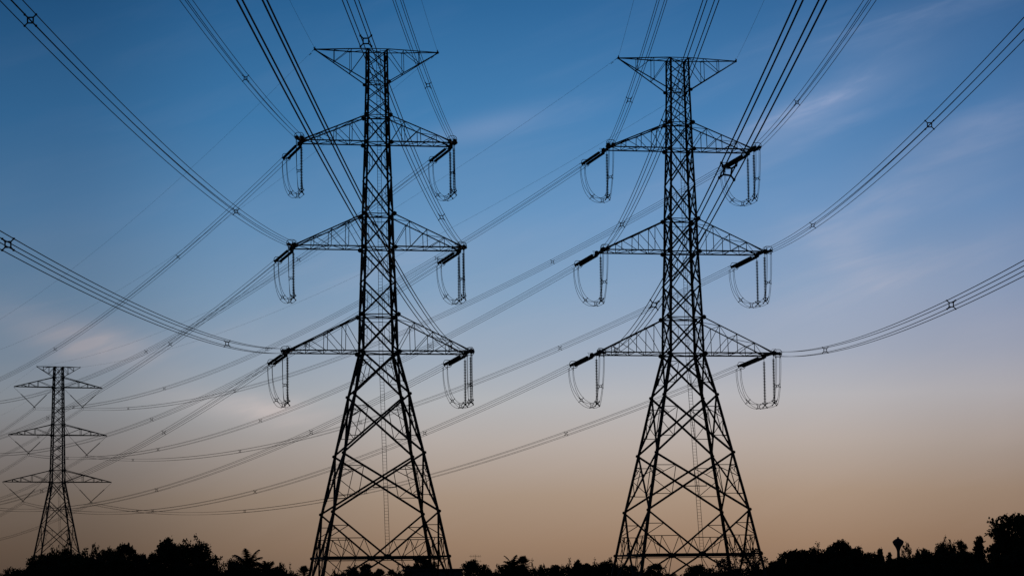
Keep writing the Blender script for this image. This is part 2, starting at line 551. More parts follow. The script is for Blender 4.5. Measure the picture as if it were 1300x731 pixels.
def angle_tower(loc, rz, label):
    root = thing('transmission_tower', loc, label, 'pylon', None, rz)
    mat = M['steel']
    order = ['top', 'ew', 'tu', 'tb', 'mu', 'mb', 'lu', 'lb', 'a', 'b', 'c', 'd']
    zs = [ZL[k] for k in order] + [-.1]
    cg = CL['d'] + (CL['d'] - CL['c']) / (ZL['c'] - ZL['d']) * ZL['d']
    cs = [CL[k] for k in order] + [cg]
    # four legs, heavier towards the ground
    for sx, sy in ((-1, -1), (1, -1), (-1, 1), (1, 1)):
        b = MB()
        for i in range(len(zs) - 1):
            w = .22 if i < 4 else .27 if i < 7 else .33
            p, q = corner(cs[i], zs[i], (sx, sy)), corner(cs[i + 1], zs[i + 1], (sx, sy))
            d = (q - p).normalized()
            t = .035
            # L profile with its corner on the leg line
            u = (Vector((-sx, 0, 0)) - d * d.x * -sx).normalized()
            v = (Vector((0, -sy, 0)) - d * d.y * -sy).normalized()
            pr = [(0, 0), (w, 0), (w, t), (t, t), (t, w), (0, w)]
            if sx * sy < 0:
                pr = [(y_, x_) for x_, y_ in pr]
                u, v = v, u
                pr = pr
            b.prism([p + u * a + v * c for a, c in pr], [q + u * a + v * c for a, c in pr])
            if i in (8, 9, 10, 11):
                b.plate(p + Vector((0, sy * .02, 0)), (0, sy, 0), .2, .03, 6)
                b.plate(p + Vector((sx * .02, 0, 0)), (sx, 0, 0), .2, .03, 6)
        b.build('leg', mat, root)
        f = MB()
        f.lathe((sx * cg, sy * cg, -.6), (sx * cg, sy * cg, 1), [(0, .7), (.75, .55), (.95, .5), (1.0, .42)], 12)
        f.build('footing', M['concrete'], root)
    # bracing of the four faces
    panels = []

    def split(k0, k1, n, w, red, rw=.055):
        for i in range(n):
            t0, t1 = i / n, (i + 1) / n
            z0, z1 = ZL[k0] * (1 - t0) + ZL[k1] * t0, ZL[k0] * (1 - t1) + ZL[k1] * t1
            c0, c1 = CL[k0] * (1 - t0) + CL[k1] * t0, CL[k0] * (1 - t1) + CL[k1] * t1
            panels.append((z1, c1, z0, c0, w, red, rw))

    split('top', 'ew', 2, .10, 0)
    split('ew', 'tu', 2, .105, 0)
    split('tu', 'tb', 1, .13, 1)
    split('tb', 'mu', 2, .155, 1)
    split('mu', 'mb', 1, .16, 1)
    split('mb', 'lu', 2, .165, 1)
    split('lu', 'lb', 1, .175, 1)
    split('lb', 'a', 1, .21, 2, .075)
    split('a', 'b', 1, .225, 2, .08)
    split('b', 'c', 1, .225, 2, .08)
    for fa in FACES:
        A, B, n = fa
        b = MB()
        for z0, c0, z1, c1, w, red, rw in panels:
            x_panel(b, z0, c0, z1, c1, fa, w, red, rw)
        # from c down to the middle of the belt at d, and from there out to the feet
        zc, cc, zd, cd = ZL['c'], CL['c'], ZL['d'], CL['d']
        mid = lerp(corner(cd, zd, A), corner(cd, zd, B), .5)
        b.angle(corner(cd, zd, A), corner(cd, zd, B), .2, n, .02)
        b.angle(corner(cd - .04, zd - .26, A), corner(cd - .04, zd - .26, B), .09, n, .06)
        b.plate(mid + Vector(n) * .03, n, .34, .03, 6, 1.5)
        gz, gc = .15, cg - .03
        for S in (A, B):
            top, leg, foot = corner(cc, zc, S), corner(cd, zd, S), corner(gc, gz, S)
            b.angle(top, mid, .21, n, .05)
            D = lerp(top, mid, .58)
            G = lerp(top, leg, .58)
            D0, G0 = lerp(top, mid, .3), lerp(top, leg, .3)
            H = lerp(leg, mid, .5)
            b.angle(G0, D0, .085, n, .10)
            b.angle(G, D0, .085, n, .12)
            b.angle(G, D, .085, n, .10)
            b.angle(D, H, .08, n, .13)
            H1 = lerp(leg, mid, .28)
            b.angle(G, H, .085, n, .16)
            b.angle(lerp(G, D, .5), H1, .075, n, .19)
            b.angle(lerp(G, D, .5), H, .075, n, .22)
            b.angle(D, lerp(H, mid, .5), .075, n, .19)
            b.angle(lerp(G, H, .5), lerp(G, D, .28), .07, n, .25)
            # below the belt
            b.angle(mid, foot, .2, n, .05)
            K, Lg = lerp(mid, foot, .52), lerp(leg, foot, .52)
            b.angle(H, K, .085, n, .10)
            b.angle(Lg, K, .085, n, .13)
            b.angle(leg, K, .085, n, .16)
            b.angle(H, lerp(K, foot, .4), .075, n, .19)
            b.angle(K, lerp(leg, foot, .85), .075, n, .22)
        b.angle(lerp(mid, corner(gc, gz, A), .52), lerp(mid, corner(gc, gz, B), .52), .08, n, .25)
        b.build('face_bracing', mat, root)
    # horizontal frames at the arm levels
    for k, w in (('top', .10), ('ew', .09), ('tu', .10), ('tb', .12), ('mu', .11), ('mb', .13), ('lu', .12), ('lb', .14)):
        b = MB()
        ring(b, ZL[k], CL[k], w, True)
        if k in ('tu', 'mu', 'lu'):
            ring(b, ZL[k] - .55, CL[k] + .01, .06, False, .05)
        b.build('plan_frame', mat, root)
    b = MB()
    ms = [Vector((0, -CL['d'], ZL['d'])), Vector((CL['d'], 0, ZL['d'])), Vector((0, CL['d'], ZL['d'])), Vector((-CL['d'], 0, ZL['d']))]
    for i in range(4):
        b.angle(ms[i], ms[(i + 1) % 4], .10, (0, 0, 1), .06)
    b.build('plan_frame', mat, root)
    # arms
    for lo, hi in (('tb', 'tu'), ('mb', 'mu'), ('lb', 'lu')):
        for s in (-1, 1):
            cross_arm(s, ARMS[lo], ZL[lo], CL[lo], ZL[hi], CL[hi], CL[lo], mat, root)
    for s in (-1, 1):
        peak_arm(s, 7.25, ZL['top'], CL['top'], ZL['ew'], CL['ew'], mat, root)
    # ladder up the middle of the near face, inside the bracing
    path = [Vector((.1, -CL[k] + .42, ZL[k])) for k in ('d', 'lb')] + [Vector((.1, -CL['top'] + .42, ZL['top']))]
    ladder(root, mat, path)
    b = MB()
    zp = 11.2 + EYE
    yp = -(CL['b'] + (CL['c'] - CL['b']) * (ZL['b'] - zp) / (ZL['b'] - ZL['c'])) + .75
    b.box((-1.25, yp, zp - .04), (1.35, yp + .5, zp + .04))
    for x_ in (-1.2, 1.3):
        b.bar((x_, yp + .25, zp), (x_, yp + .25, zp + .25), .05)
    b.build('rest_platform', mat, root)
    return root


def suspension_tower(loc, rz, label):
    root = thing('transmission_tower', loc, label, 'pylon', None, rz)
    mat = M['far_steel']
    z = {'top': 57.5, 'tu': 54.8, 'tb': 52.1, 'mu': 42.6, 'mb': 39.75, 'lu': 30.8, 'lb': 27.67}
    z = {k: v + EYE for k, v in z.items()}
    c = {'top': 1.05, 'tu': 1.12, 'tb': 1.2, 'mu': 1.36, 'mb': 1.42, 'lu': 1.58, 'lb': 1.64}
    zs = [z['lb'], z['lb'] - 4.8, z['lb'] - 10.8, z['lb'] - 18.2, -.1]
    cs = [1.64 + (z['lb'] - q) * .176 for q in zs]
    order = ['top', 'tu', 'tb', 'mu', 'mb', 'lu', 'lb']
    ZZ = [z[k] for k in order] + zs[1:]
    CC = [c[k] for k in order] + cs[1:]
    for sx, sy in ((-1, -1), (1, -1), (-1, 1), (1, 1)):
        b = MB()
        for i in range(len(ZZ) - 1):
            b.bar(corner(CC[i], ZZ[i], (sx, sy)), corner(CC[i + 1], ZZ[i + 1], (sx, sy)), .25 if i < 6 else .30, None, (sx, sy, .01))
        b.build('leg', mat, root)
    pan = []
    for k0, k1, n in (('top', 'tu', 1), ('tu', 'tb', 1), ('tb', 'mu', 4), ('mu', 'mb', 1), ('mb', 'lu', 4), ('lu', 'lb', 1)):
        for i in range(n):
            t0, t1 = i / n, (i + 1) / n
            pan.append((z[k0] * (1 - t1) + z[k1] * t1, c[k0] * (1 - t1) + c[k1] * t1, z[k0] * (1 - t0) + z[k1] * t0, c[k0] * (1 - t0) + c[k1] * t0, .135, 0))
    for i in range(4):
        pan.append((zs[i + 1], cs[i + 1], zs[i], cs[i], .175, 1 if i == 0 else 2))
    for fa in FACES:
        b = MB()
        for z0, c0, z1, c1, w, red in pan:
            x_panel(b, z0, c0, z1, c1, fa, w, red, .06)
        b.build('face_bracing', mat, root)
    for k in order:
        b = MB()
        ring(b, z[k], c[k], .12 if k[-1] == 'b' else .09, True)
        b.build('plan_frame', mat, root)
    for lo, hi, a, inn in (('tb', 'tu', 11.45, 1.3), ('mb', 'mu', 12.75, 2.9), ('lb', 'lu', 14.05, 4.1)):
        for s in (-1, 1):
            ar = cross_arm(s, a, z[lo], c[lo], z[hi], c[hi], .16, mat, root, (.22, .40, .62, .84) if 0 else (.2, .37, .6), .19, .11, .12, False)
            if inn > 2:
                b = MB()
                for e in (-1, 1):
                    b.angle((s * c[hi], e * c[hi], z[hi]), (s * inn, e * (c[lo] * .8), z[lo]), .11, (0, e, 0), .04)
                b.build('knee_brace', mat, root)
    for s in (-1, 1):
        peak_arm(s, 5.6, z['top'], c['top'], z['tu'], c['tu'], mat, root, .08, .12)
    ladder(root, mat, [Vector((.1, -cs[3] + .5, zs[3])), Vector((.1, -c['lb'] + .4, z['lb'])), Vector((.1, -c['top'] + .4, z['top']))])
    return root


tower_names = {1: 'left', 2: 'right'}
for t in (1, 2):
    angle_tower(TOWERS[t], TH, {1: 'tall dark lattice pylon with three wide crossarms, left of the two big ones',
                                2: 'tall dark lattice pylon with three wide crossarms, right of the two big ones'}[t])

T3 = Vector((-117.724, 650.138, 0))
H3 = R(21.33)
OFF = TOWERS[1] - TOWERS[2]
small = suspension_tower(T3, H3, 'small distant lattice pylon rising behind the trees at the far left')
tn = copy_tree(small)
tn.location = T3 + OFF
tn['label'] = 'distant lattice pylon next along the line of the left big pylon, beyond the left edge'
SPAN = T3 - TOWERS[2]
tn2 = copy_tree(small)
tn2.location = T3 + SPAN
tn2['label'] = 'farthest lattice pylon, one span beyond the small pylon and past the left edge'

# ------------------------------------------------------------------ insulators, conductors, jumpers
AX = Vector((math.cos(TH), math.sin(TH), 0))        # along the crossarms, to the right
AW = Vector((-math.sin(TH), math.cos(TH), 0))       # away from the camera
LVN = {'tb': 'top', 'mb': 'middle', 'lb': 'lowest'}
SDN = {'L': 'left', 'R': 'right'}
HALF = .26                                          # half the spacing of a four-wire bundle
LS = 7.0                                            # length of a strain string


def arm_end(t, lv, sd, fn):
    s = 1 if sd == 'R' else -1
    return TOWERS[t] + AX * (s * ARMS[lv]) + AW * (fn * CL[lv]) + Vector((0, 0, ZL[lv]))


def disc_profile(length, n, r0=.05, r1=.17):
    st = length / n
    pr = [(0, r0)]
    for i in range(n):
        s = i * st
        pr += [(s + st * .18, r0), (s + st * .42, r1 * .8), (s + st * .56, r1), (s + st * .68, r1 * .96), (s + st * .72, r0 * 1.2)]
    pr.append((length, r0))
    return pr


def strain_proto():
    root = thing('strain_insulator', (0, 0, 0))
    y0, y1 = .80, 6.15
    d = MB()
    d.lathe((0, y0, 0), (0, y1, 0), disc_profile(y1 - y0, 30), 12)
    me = d.mesh('insulator_discs', M['glass'], True)
    for s in (-1, 1):
        o = put('insulator_discs', me, root)
        o.location = (s * .31, 0, 0)
    b = MB()
    b.bar((0, 0, 0), (0, .55, 0), .07)
    b.plate((0, .12, 0), (1, 0, 0), .11, .05)
    b.build('link', M['fitting'], root)
    for yy, sg in ((.58, 1), (6.32, -1)):
        b = MB()
        ring_ = [(-.39, yy + .14 * sg, 0), (.39, yy + .14 * sg, 0), (.36, yy + .05 * sg, 0), (.08, yy - .12 * sg, 0), (-.08, yy - .12 * sg, 0), (-.36, yy + .05 * sg, 0)]
        b.prism([(x, y, -.02) for x, y, _ in ring_], [(x, y, .02) for x, y, _ in ring_])
        for s in (-1, 1):
            b.bar((s * .31, yy + .1 * sg, 0), (s * .31, yy + .24 * sg, 0), .06)
        b.build('yoke_plate', M['fitting'], root)
    # racetrack grading ring round the line end, with its two stays
    b = MB()
    pts = []
    for i in range(28):
        an = 2 * math.pi * i / 28
        cx = .18 if math.cos(an) > 0 else -.18
        pts.append((cx + .34 * math.cos(an), 5.9, .08 + .42 * math.sin(an)))
    b.tube(pts, .035, 6, True)
    for s in (-1, 1):
        b.tube([(s * .52, 5.9, 0.08), (s * .45, 6.15, 0), (s * .3, 6.3, 0)], .02, 5)
    b.build('grading_ring', M['fitting'], root, True)
    b = MB()
    b.tube([(-.25, .5, 0), (-.28, .55, .35), (-.2, .9, .55), (.2, .9, .55), (.28, .55, .35), (.25, .5, 0)], .02, 5)
    b.build('arcing_horn', M['fitting'], root, True)
    for sx in (-1, 1):
        for sz in (-1, 1):
            b = MB()
            b.tube([(sx * .1, 6.3, 0), (sx * HALF, 6.55, sz * HALF * .9), (sx * HALF, LS + .25, sz * HALF)], [.035, .04, .035], 6)
            if sz < 0:
                b.tube([(sx * HALF, 6.75, -HALF), (sx * HALF, 6.7, -HALF - .22)], .035, 6)
            b.build('dead_end_clamp', M['fitting'], root)
    return root


def hanger_proto():
    root = thing('support_insulator', (0, 0, 0))
    b = MB()
    b.bar((0, 0, 0), (0, 0, -.5), .05, None, (1, 0, 0))
    b.plate((0, 0, -.06), (1, 0, 0), .1, .04)
    b.build('link', M['fitting'], root)
    d = MB()
    d.lathe((0, 0, -.5), (0, 0, -5.45), disc_profile(4.95, 27, .05, .175), 12)
    d.build('insulator_discs', M['glass'], root, True)
    b = MB()
    b.bar((0, 0, -5.42), (0, 0, -5.65), .06, None, (1, 0, 0))
    for sx in (-1, 1):
        for sz in (-1, 1):
            b.tube([(0, 0, -5.7), (sx * HALF, 0, -5.75 + sz * HALF * .95)], .045, 6)
            b.plate((sx * HALF, 0, -5.75 + sz * HALF), (1, 0, 0), .09, .12)
    b.plate((0, 0, -5.72), (0, 1, 0), .13, .05)
    b.build('bundle_clamp', M['fitting'], root)
    return root


def spacer_mesh():
    b = MB()
    k = .13
    c4 = [(-k, -k), (k, -k), (k, k), (-k, k)]    # central frame, one arm out to each wire
    for (x, z_), (x2, z2) in zip(c4, c4[1:] + c4[:1]):
        b.bar((x, 0, z_), (x2, 0, z2), .062, .05, (0, 1, 0))
    for x, z_ in c4:
        s = HALF / k
        b.tube([(x, 0, z_), (x * s * .92, 0, z_ * s * .92)], .032, 6)
        b.bar((x * s, -.08, z_ * s), (x * s, .08, z_ * s), .085)
    return b.mesh('spacer', M['fitting'])


SPACER = spacer_mesh()


def frame(t, lateral=None):
    """rotation whose Y runs along t, X horizontal"""
    t = t.normalized()
    x = t.cross(Vector((0, 0, 1))) if lateral is None else lateral - t * lateral.dot(t)
    x.normalize()
    z_ = x.cross(t)
    return Matrix((x, t, z_)).transposed()


def bundle_wires(root, origin, path, r=.024, k=5, roll=None, lateral=None):
    """four parallel wires along path (world points); root sits at origin"""
    n = len(path)
    frames = [frame(path[min(i + 1, n - 1)] - path[max(i - 1, 0)], lateral) for i in range(n)]
    if roll:                                        # the bundle twists a little out along the span
        frames = [f @ Matrix.Rotation(roll * min(1, (p - path[0]).length / 70), 3, 'Y') for f, p in zip(frames, path)]
    for sx in (-1, 1):
        for sz in (-1, 1):
            b = MB()
            b.tube([p - origin + f @ Vector((sx * HALF, 0, sz * HALF)) for p, f in zip(path, frames)], r, k)
            b.build('wire', M['wire'], root, True)
    return frames


def place(proto, loc, rot, label, cat, group, first=[None]):
    if proto.get('placed'):
        o = copy_tree(proto)
        for k in ('placed',):
            del o[k]
    else:
        o = proto
        o['placed'] = 1
    o.matrix_world = Matrix.Translation(loc) @ rot.to_4x4()
    return tag(o, label, cat, group)


NEAR = {"1Ltb": [0.014823, 0.116207, 0.000189], "1Lmb": [0.016595, 0.108345, 0.000193], "1Llb": [0.015518, 0.098738, 0.000194],
        "1Rtb": [-0.008012, 0.118524, 0.000193], "1Rmb": [-0.00683, 0.110597, 0.000194], "1Rlb": [-0.004116, 0.103624, 0.000194],
        "2Ltb": [-0.010198, 0.119313, 0.000193], "2Lmb": [-0.010651, 0.109219, 0.000192], "2Llb": [-0.012796, 0.100064, 0.000189],
        "2Rtb": [-0.033474, 0.115761, 0.000189], "2Rmb": [-0.030935, 0.104972, 0.000183], "2Rlb": [-0.029725, 0.098475, 0.000189]}
NEAR_SP = {'1': [72, 173], '2': [64.5, 145.5, 206], '1Rlb': [81]}
FAR = {"1Ltb": [-159.15, 640.83, 48.62, 9.44], "1Lmb": [-160.43, 640.29, 37.65, 9.47], "1Llb": [-161.61, 639.79, 23.95, 9.13],
       "1Rtb": [-147.59, 645.68, 48.08, 9.47], "1Rmb": [-146.45, 646.16, 36.21, 9.04], "1Rlb": [-145.3, 646.64, 23.55, 8.82],
       "2Ltb": [-123.44, 647.73, 46.58, 8.32], "2Lmb": [-124.72, 647.18, 34.7, 8.66], "2Llb": [-125.9, 646.68, 22.44, 8.81],
       "2Rtb": [-111.89, 652.58, 46.75, 8.79], "2Rmb": [-110.74, 653.06, 34.41, 8.76], "2Rlb": [-109.6, 653.53, 22.28, 8.83]}
ROLLS = {'1Rlb': R(14.5), '2Llb': R(-9)}
FAR_SP = [.162, .402, .61, .862]
UP = Vector((0, 0, EYE))
jr = random.Random(77)
strain = strain_proto()
hanger = hanger_proto()


def sag_point(A, B, S, t):
    p = A.lerp(B, t)
    p.z -= 4 * S * t * (1 - t)
    return p


def bezier(p0, p1, p2, p3, n):
    o = []
    for i in range(n + 1):
        t = i / n
        o.append(p0 * (1 - t) ** 3 + p1 * (3 * t * (1 - t) ** 2) + p2 * (3 * t * t * (1 - t)) + p3 * t ** 3)
    return o


for key in NEAR:
    t, sd, lv = int(key[0]), key[1], key[2:]
    side = '%s tip of %s crossarm, %s big pylon' % (SDN[sd], LVN[lv], tower_names[t])
    # ---- span that runs over and past the camera
    dx, a, bq = NEAR[key]
    A0 = arm_end(t, lv, sd, -1)

    def pn(s):
        return A0 + Vector((dx * s, -s, -a * s + bq * s * s))
    tn_ = (pn(LS) - A0).normalized()
    place(strain, A0, frame(tn_), 'stubby foreshortened insulator pair facing viewer at ' + side, 'insulator', 'strain insulators on the near side of the big pylons')
    ss = [LS + (560 - LS) * (i / 90) ** 1.15 for i in range(91)]
    root = thing('conductor_bundle', A0, 'four-wire bundle sweeping up overhead from ' + side, 'power cable', 'conductor bundles running overhead towards the viewer')
    bundle_wires(root, A0, [pn(s) for s in ss], roll=ROLLS.get(key))
    for s in NEAR_SP.get(key, NEAR_SP[key[0]]):
        o = put('spacer', SPACER, root)
        o.matrix_basis = Matrix.Translation(pn(s) - A0) @ (frame(pn(s + 1) - pn(s - 1)) @ Matrix.Rotation(ROLLS.get(key, 0) * min(1, s / 70), 3, 'Y')).to_4x4()
    NEnd = A0 + tn_ * 6.75
    # ---- span that runs away to the left
    e = FAR[key]
    B0 = arm_end(t, lv, sd, 1)
    E = Vector(e[:3]) + UP
    tf = (sag_point(B0, E, e[3], .02) - B0).normalized()
    place(strain, B0, frame(tf), 'double insulator string slanting down-left from ' + side, 'insulator', 'strain insulators on the far side of the big pylons')
    L_ = (E - B0).length
    root = thing('conductor_bundle', B0, 'four-wire bundle running down-left into distance from ' + side, 'power cable', 'conductor bundles running away to the left')
    t0 = LS / L_
    bundle_wires(root, B0, [sag_point(B0, E, e[3], t0 + (1 - t0) * i / 64) for i in range(65)])
    for f_ in FAR_SP:
        o = put('spacer', SPACER, root)
        o.matrix_basis = Matrix.Translation(sag_point(B0, E, e[3], f_) - B0) @ frame(sag_point(B0, E, e[3], f_ + .01) - sag_point(B0, E, e[3], f_ - .01)).to_4x4()
    FEnd = B0 + tf * 6.75
    # ---- jumper loop and the strings that hold it down
    s = 1 if sd == 'R' else -1
    if sd == 'R':
        hang = [(arm_end(t, lv, sd, .93), 'farther'), (arm_end(t, lv, sd, -.93), 'nearer')]
    else:
        hang = [((arm_end(t, lv, sd, 1) + arm_end(t, lv, sd, -1)) / 2, 'only')]
    Sp = []
    for hp, nm in hang:
        hp = hp - Vector((0, 0, .1))
        rot = frame(AW)
        lab = '%s vertical insulator string holding jumper under %s' % (nm, side)
        place(hanger, hp, rot, lab, 'insulator', 'vertical jumper insulators under the crossarms')
        Sp.append(hp - Vector((0, 0, 5.75)))
    dn = Vector((0, 0, -.45))
    F0, N0 = FEnd + Vector((0, 0, -.35)), NEnd + Vector((0, 0, -.35))
    hf, hn = Vector((tf.x, tf.y, 0)).normalized(), Vector((tn_.x, tn_.y, 0)).normalized()
    j1, j2, j3 = jr.uniform(.9, 1.12), jr.uniform(.85, 1.15), jr.uniform(.8, 1.2) * (1.0 if sd == 'L' else .45)      # no two loops hang quite alike
    path = bezier(F0, F0 + Vector((0, 0, -3.7 * j1)) + hf * .1, Sp[0] + hf * 2.6 * j2 + Vector((0, 0, -.75 * j3)), Sp[0], 16)
    if len(Sp) > 1:
        path += bezier(Sp[0], Sp[0].lerp(Sp[1], .3) + Vector((0, 0, -.12)), Sp[0].lerp(Sp[1], .7) + Vector((0, 0, -.12)), Sp[1], 6)[1:]
    path += bezier(Sp[-1], Sp[-1] + hn * 2.4 * j2 + Vector((0, 0, -.55 * j3)), N0 + Vector((0, 0, -3.7)) + hn * .1, N0, 16)[1:]
    root = thing('jumper_loop', path[0], 'hanging U-shaped four-wire jumper loop below ' + side, 'power cable', 'jumper loops under the crossarms')
    fr = bundle_wires(root, path[0], path, .024, 5, None, AX)
    n = len(path)
    for i in (8, 13, n - 14, n - 7):
        o = put('spacer', SPACER, root)
        o.matrix_basis = Matrix.Translation(path[i] - path[0]) @ fr[i].to_4x4()

# V strings of the suspension towers and the spans beyond the small one
AX3 = Vector((math.cos(H3), math.sin(H3), 0))
V_DEF = {'tb': (11.45, 1.3, 52.1), 'mb': (12.75, 2.9, 39.75), 'lb': (14.05, 4.1, 27.67)}


def v_string(base, lv, sd, label, group):
    out, inn, zz = V_DEF[lv]
    s = 1 if sd == 'R' else -1
    e = FAR['2' + sd + lv]
    bot = Vector(e[:3]) + UP - T3 + Vector((0, 0, .45))
    po, pi = AX3 * (s * out) + Vector((0, 0, zz + EYE - .1)), AX3 * (s * inn) + Vector((0, 0, zz + EYE - .1))
    root = thing('v_insulator', base + bot, label, 'insulator', group)
    for p, fl in ((po, .34), (pi, .36)):
        d = (p - bot)
        L_ = d.length
        n = d.normalized()
        b = MB()
        b.tube([n * (L_ * (1 - fl)), d], .035, 5)
        b.build('link_rod', M['fitting'], root)
        m = MB()
        q0, q1 = n * .25, n * (L_ * (1 - fl))
        ln = (q1 - q0).length
        m.lathe(q0, q1, disc_profile(ln, 24, .06, .15), 8)
        m.build('insulator_discs', M['glass'], root, True)
    b = MB()
    b.plate((0, 0, 0), AX3.cross(Vector((0, 0, 1))), .3, .05, 3)
    for sx in (-1, 1):
        b.bar(AX3 * (sx * HALF) + Vector((0, 0, -.05)), AX3 * (sx * HALF) + Vector((0, 0, -.72)), .06, None, (1, 0, 0))
    b.bar(AX3 * -HALF + Vector((0, 0, -.08)), AX3 * HALF + Vector((0, 0, -.08)), .08)
    b.build('yoke_plate', M['fitting'], root)
    return root


for sd in 'LR':
    for lv in ('tb', 'mb', 'lb'):
        side = '%s end of %s crossarm, small distant pylon' % (SDN[sd], LVN[lv])
        v = v_string(T3, lv, sd, 'V-shaped insulator pair under ' + side, 'V insulators on the distant pylons')
        for base, nm in ((T3 + OFF, 'pylon just past the left edge'), (T3 + SPAN, 'farthest pylon past the left edge')):
            c_ = copy_tree(v)
            c_.location = v.location + (base - T3)
            c_['label'] = 'V-shaped insulator pair, %s %s arm, %s' % (SDN[sd], LVN[lv], nm)
        e = FAR['2' + sd + lv]
        A_ = Vector(e[:3]) + UP
        B_ = A_ + SPAN
        root = thing('conductor_bundle', A_, 'faint four-wire bundle receding left from ' + side, 'power cable', 'conductor bundles beyond the small pylon')
        bundle_wires(root, A_, [sag_point(A_, B_, 7.0, i / 40) for i in range(41)])
        for f_ in (.16, .4, .62):
            o = put('spacer', SPACER, root)
            o.matrix_basis = Matrix.Translation(sag_point(A_, B_, 7, f_) - A_) @ frame(SPAN).to_4x4()

# earth wires from the peaks
for t in (1, 2):
    for sd in 'LR':
        s = 1 if sd == 'R' else -1
        P0 = TOWERS[t] + AX * (s * 7.25) + Vector((0, 0, ZL['top'] + .05))
        far_end = T3 + AX3 * (s * 5.6) + Vector((0, 0, 57.5 + EYE)) + (OFF if t == 1 else Vector())
        pk = '%s peak of the %s big pylon' % (SDN[sd], tower_names[t])
        dx = {1: .00407, 2: -.02195}[t] - .0116 * s
        near = [P0 + Vector((dx * q, -q, -.1 * q + .000178 * q * q)) for q in [560 * (i / 60) ** 1.1 for i in range(61)]]
        far = [sag_point(P0, far_end, 7.0, i / 60) for i in range(61)]
        for pts, nm, grp in ((near, 'thin earth wire climbing overhead from ' + pk, 'earth wires overhead'),
                             (far, 'thin earth wire running down-left from the ' + pk, 'earth wires running away')):
            root = thing('earth_wire', P0, nm, 'power cable', grp)
            b = MB()
            b.tube([p - P0 for p in pts], .013, 4)
            b.build('wire', M['wire'], root, True)
            d = (pts[1] - pts[0]).normalized()
            b = MB()
            b.tube([Vector(), d * 1.1], [.04, .03], 5)
            b.build('dead_end_clamp', M['fitting'], root)
            b = MB()
            q = d * 1.9
            b.tube([q, q - Vector((0, 0, .12))], .02, 5)
            b.tube([q - d * .25 - Vector((0, 0, .12)), q + d * .25 - Vector((0, 0, .12))], .012, 5)
            for e in (-1, 1):
                b.tube([q + d * (.18 * e) - Vector((0, 0, .12)), q + d * (.32 * e) - Vector((0, 0, .12))], .045, 6)
            b.build('vibration_damper', M['fitting'], root)
for s, nm in ((-1, 'left'), (1, 'right')):
    P0 = T3 + AX3 * (s * 5.6) + Vector((0, 0, 57.5 + EYE))
    b = MB()
    b.tube([sag_point(P0, P0 + SPAN, 5.5, i / 40) - P0 for i in range(41)], .011, 4)
    o = b.build('earth_wire', M['wire'], None, True)
    o.location = P0
    tag(o, 'thin earth wire receding left from the %s peak, small distant pylon' % nm, 'power cable', 'earth wires beyond the small pylon')

# ------------------------------------------------------------------ trees
def leaf(b, p, size, rnd, droop=0.0):
    """one small pointed leaf spray"""
    d = Vector((rnd.gauss(0, 1), rnd.gauss(0, 1), rnd.gauss(0, .8) - droop)).normalized()
    n = Vector((rnd.gauss(0, 1), rnd.gauss(0, 1), rnd.gauss(0, 1)))
    u = d.cross(n)
    if u.length < .01:
        return
    u.normalize()
    w = size * rnd.uniform(.3, .5)
    k = len(b.v)
    m = p + d * size * .5
    b.v += [tuple(p), tuple(m + u * w + d.cross(u) * w * .25), tuple(p + d * size), tuple(m - u * w)]
    b.f.append((k, k + 1, k + 2, k + 3))


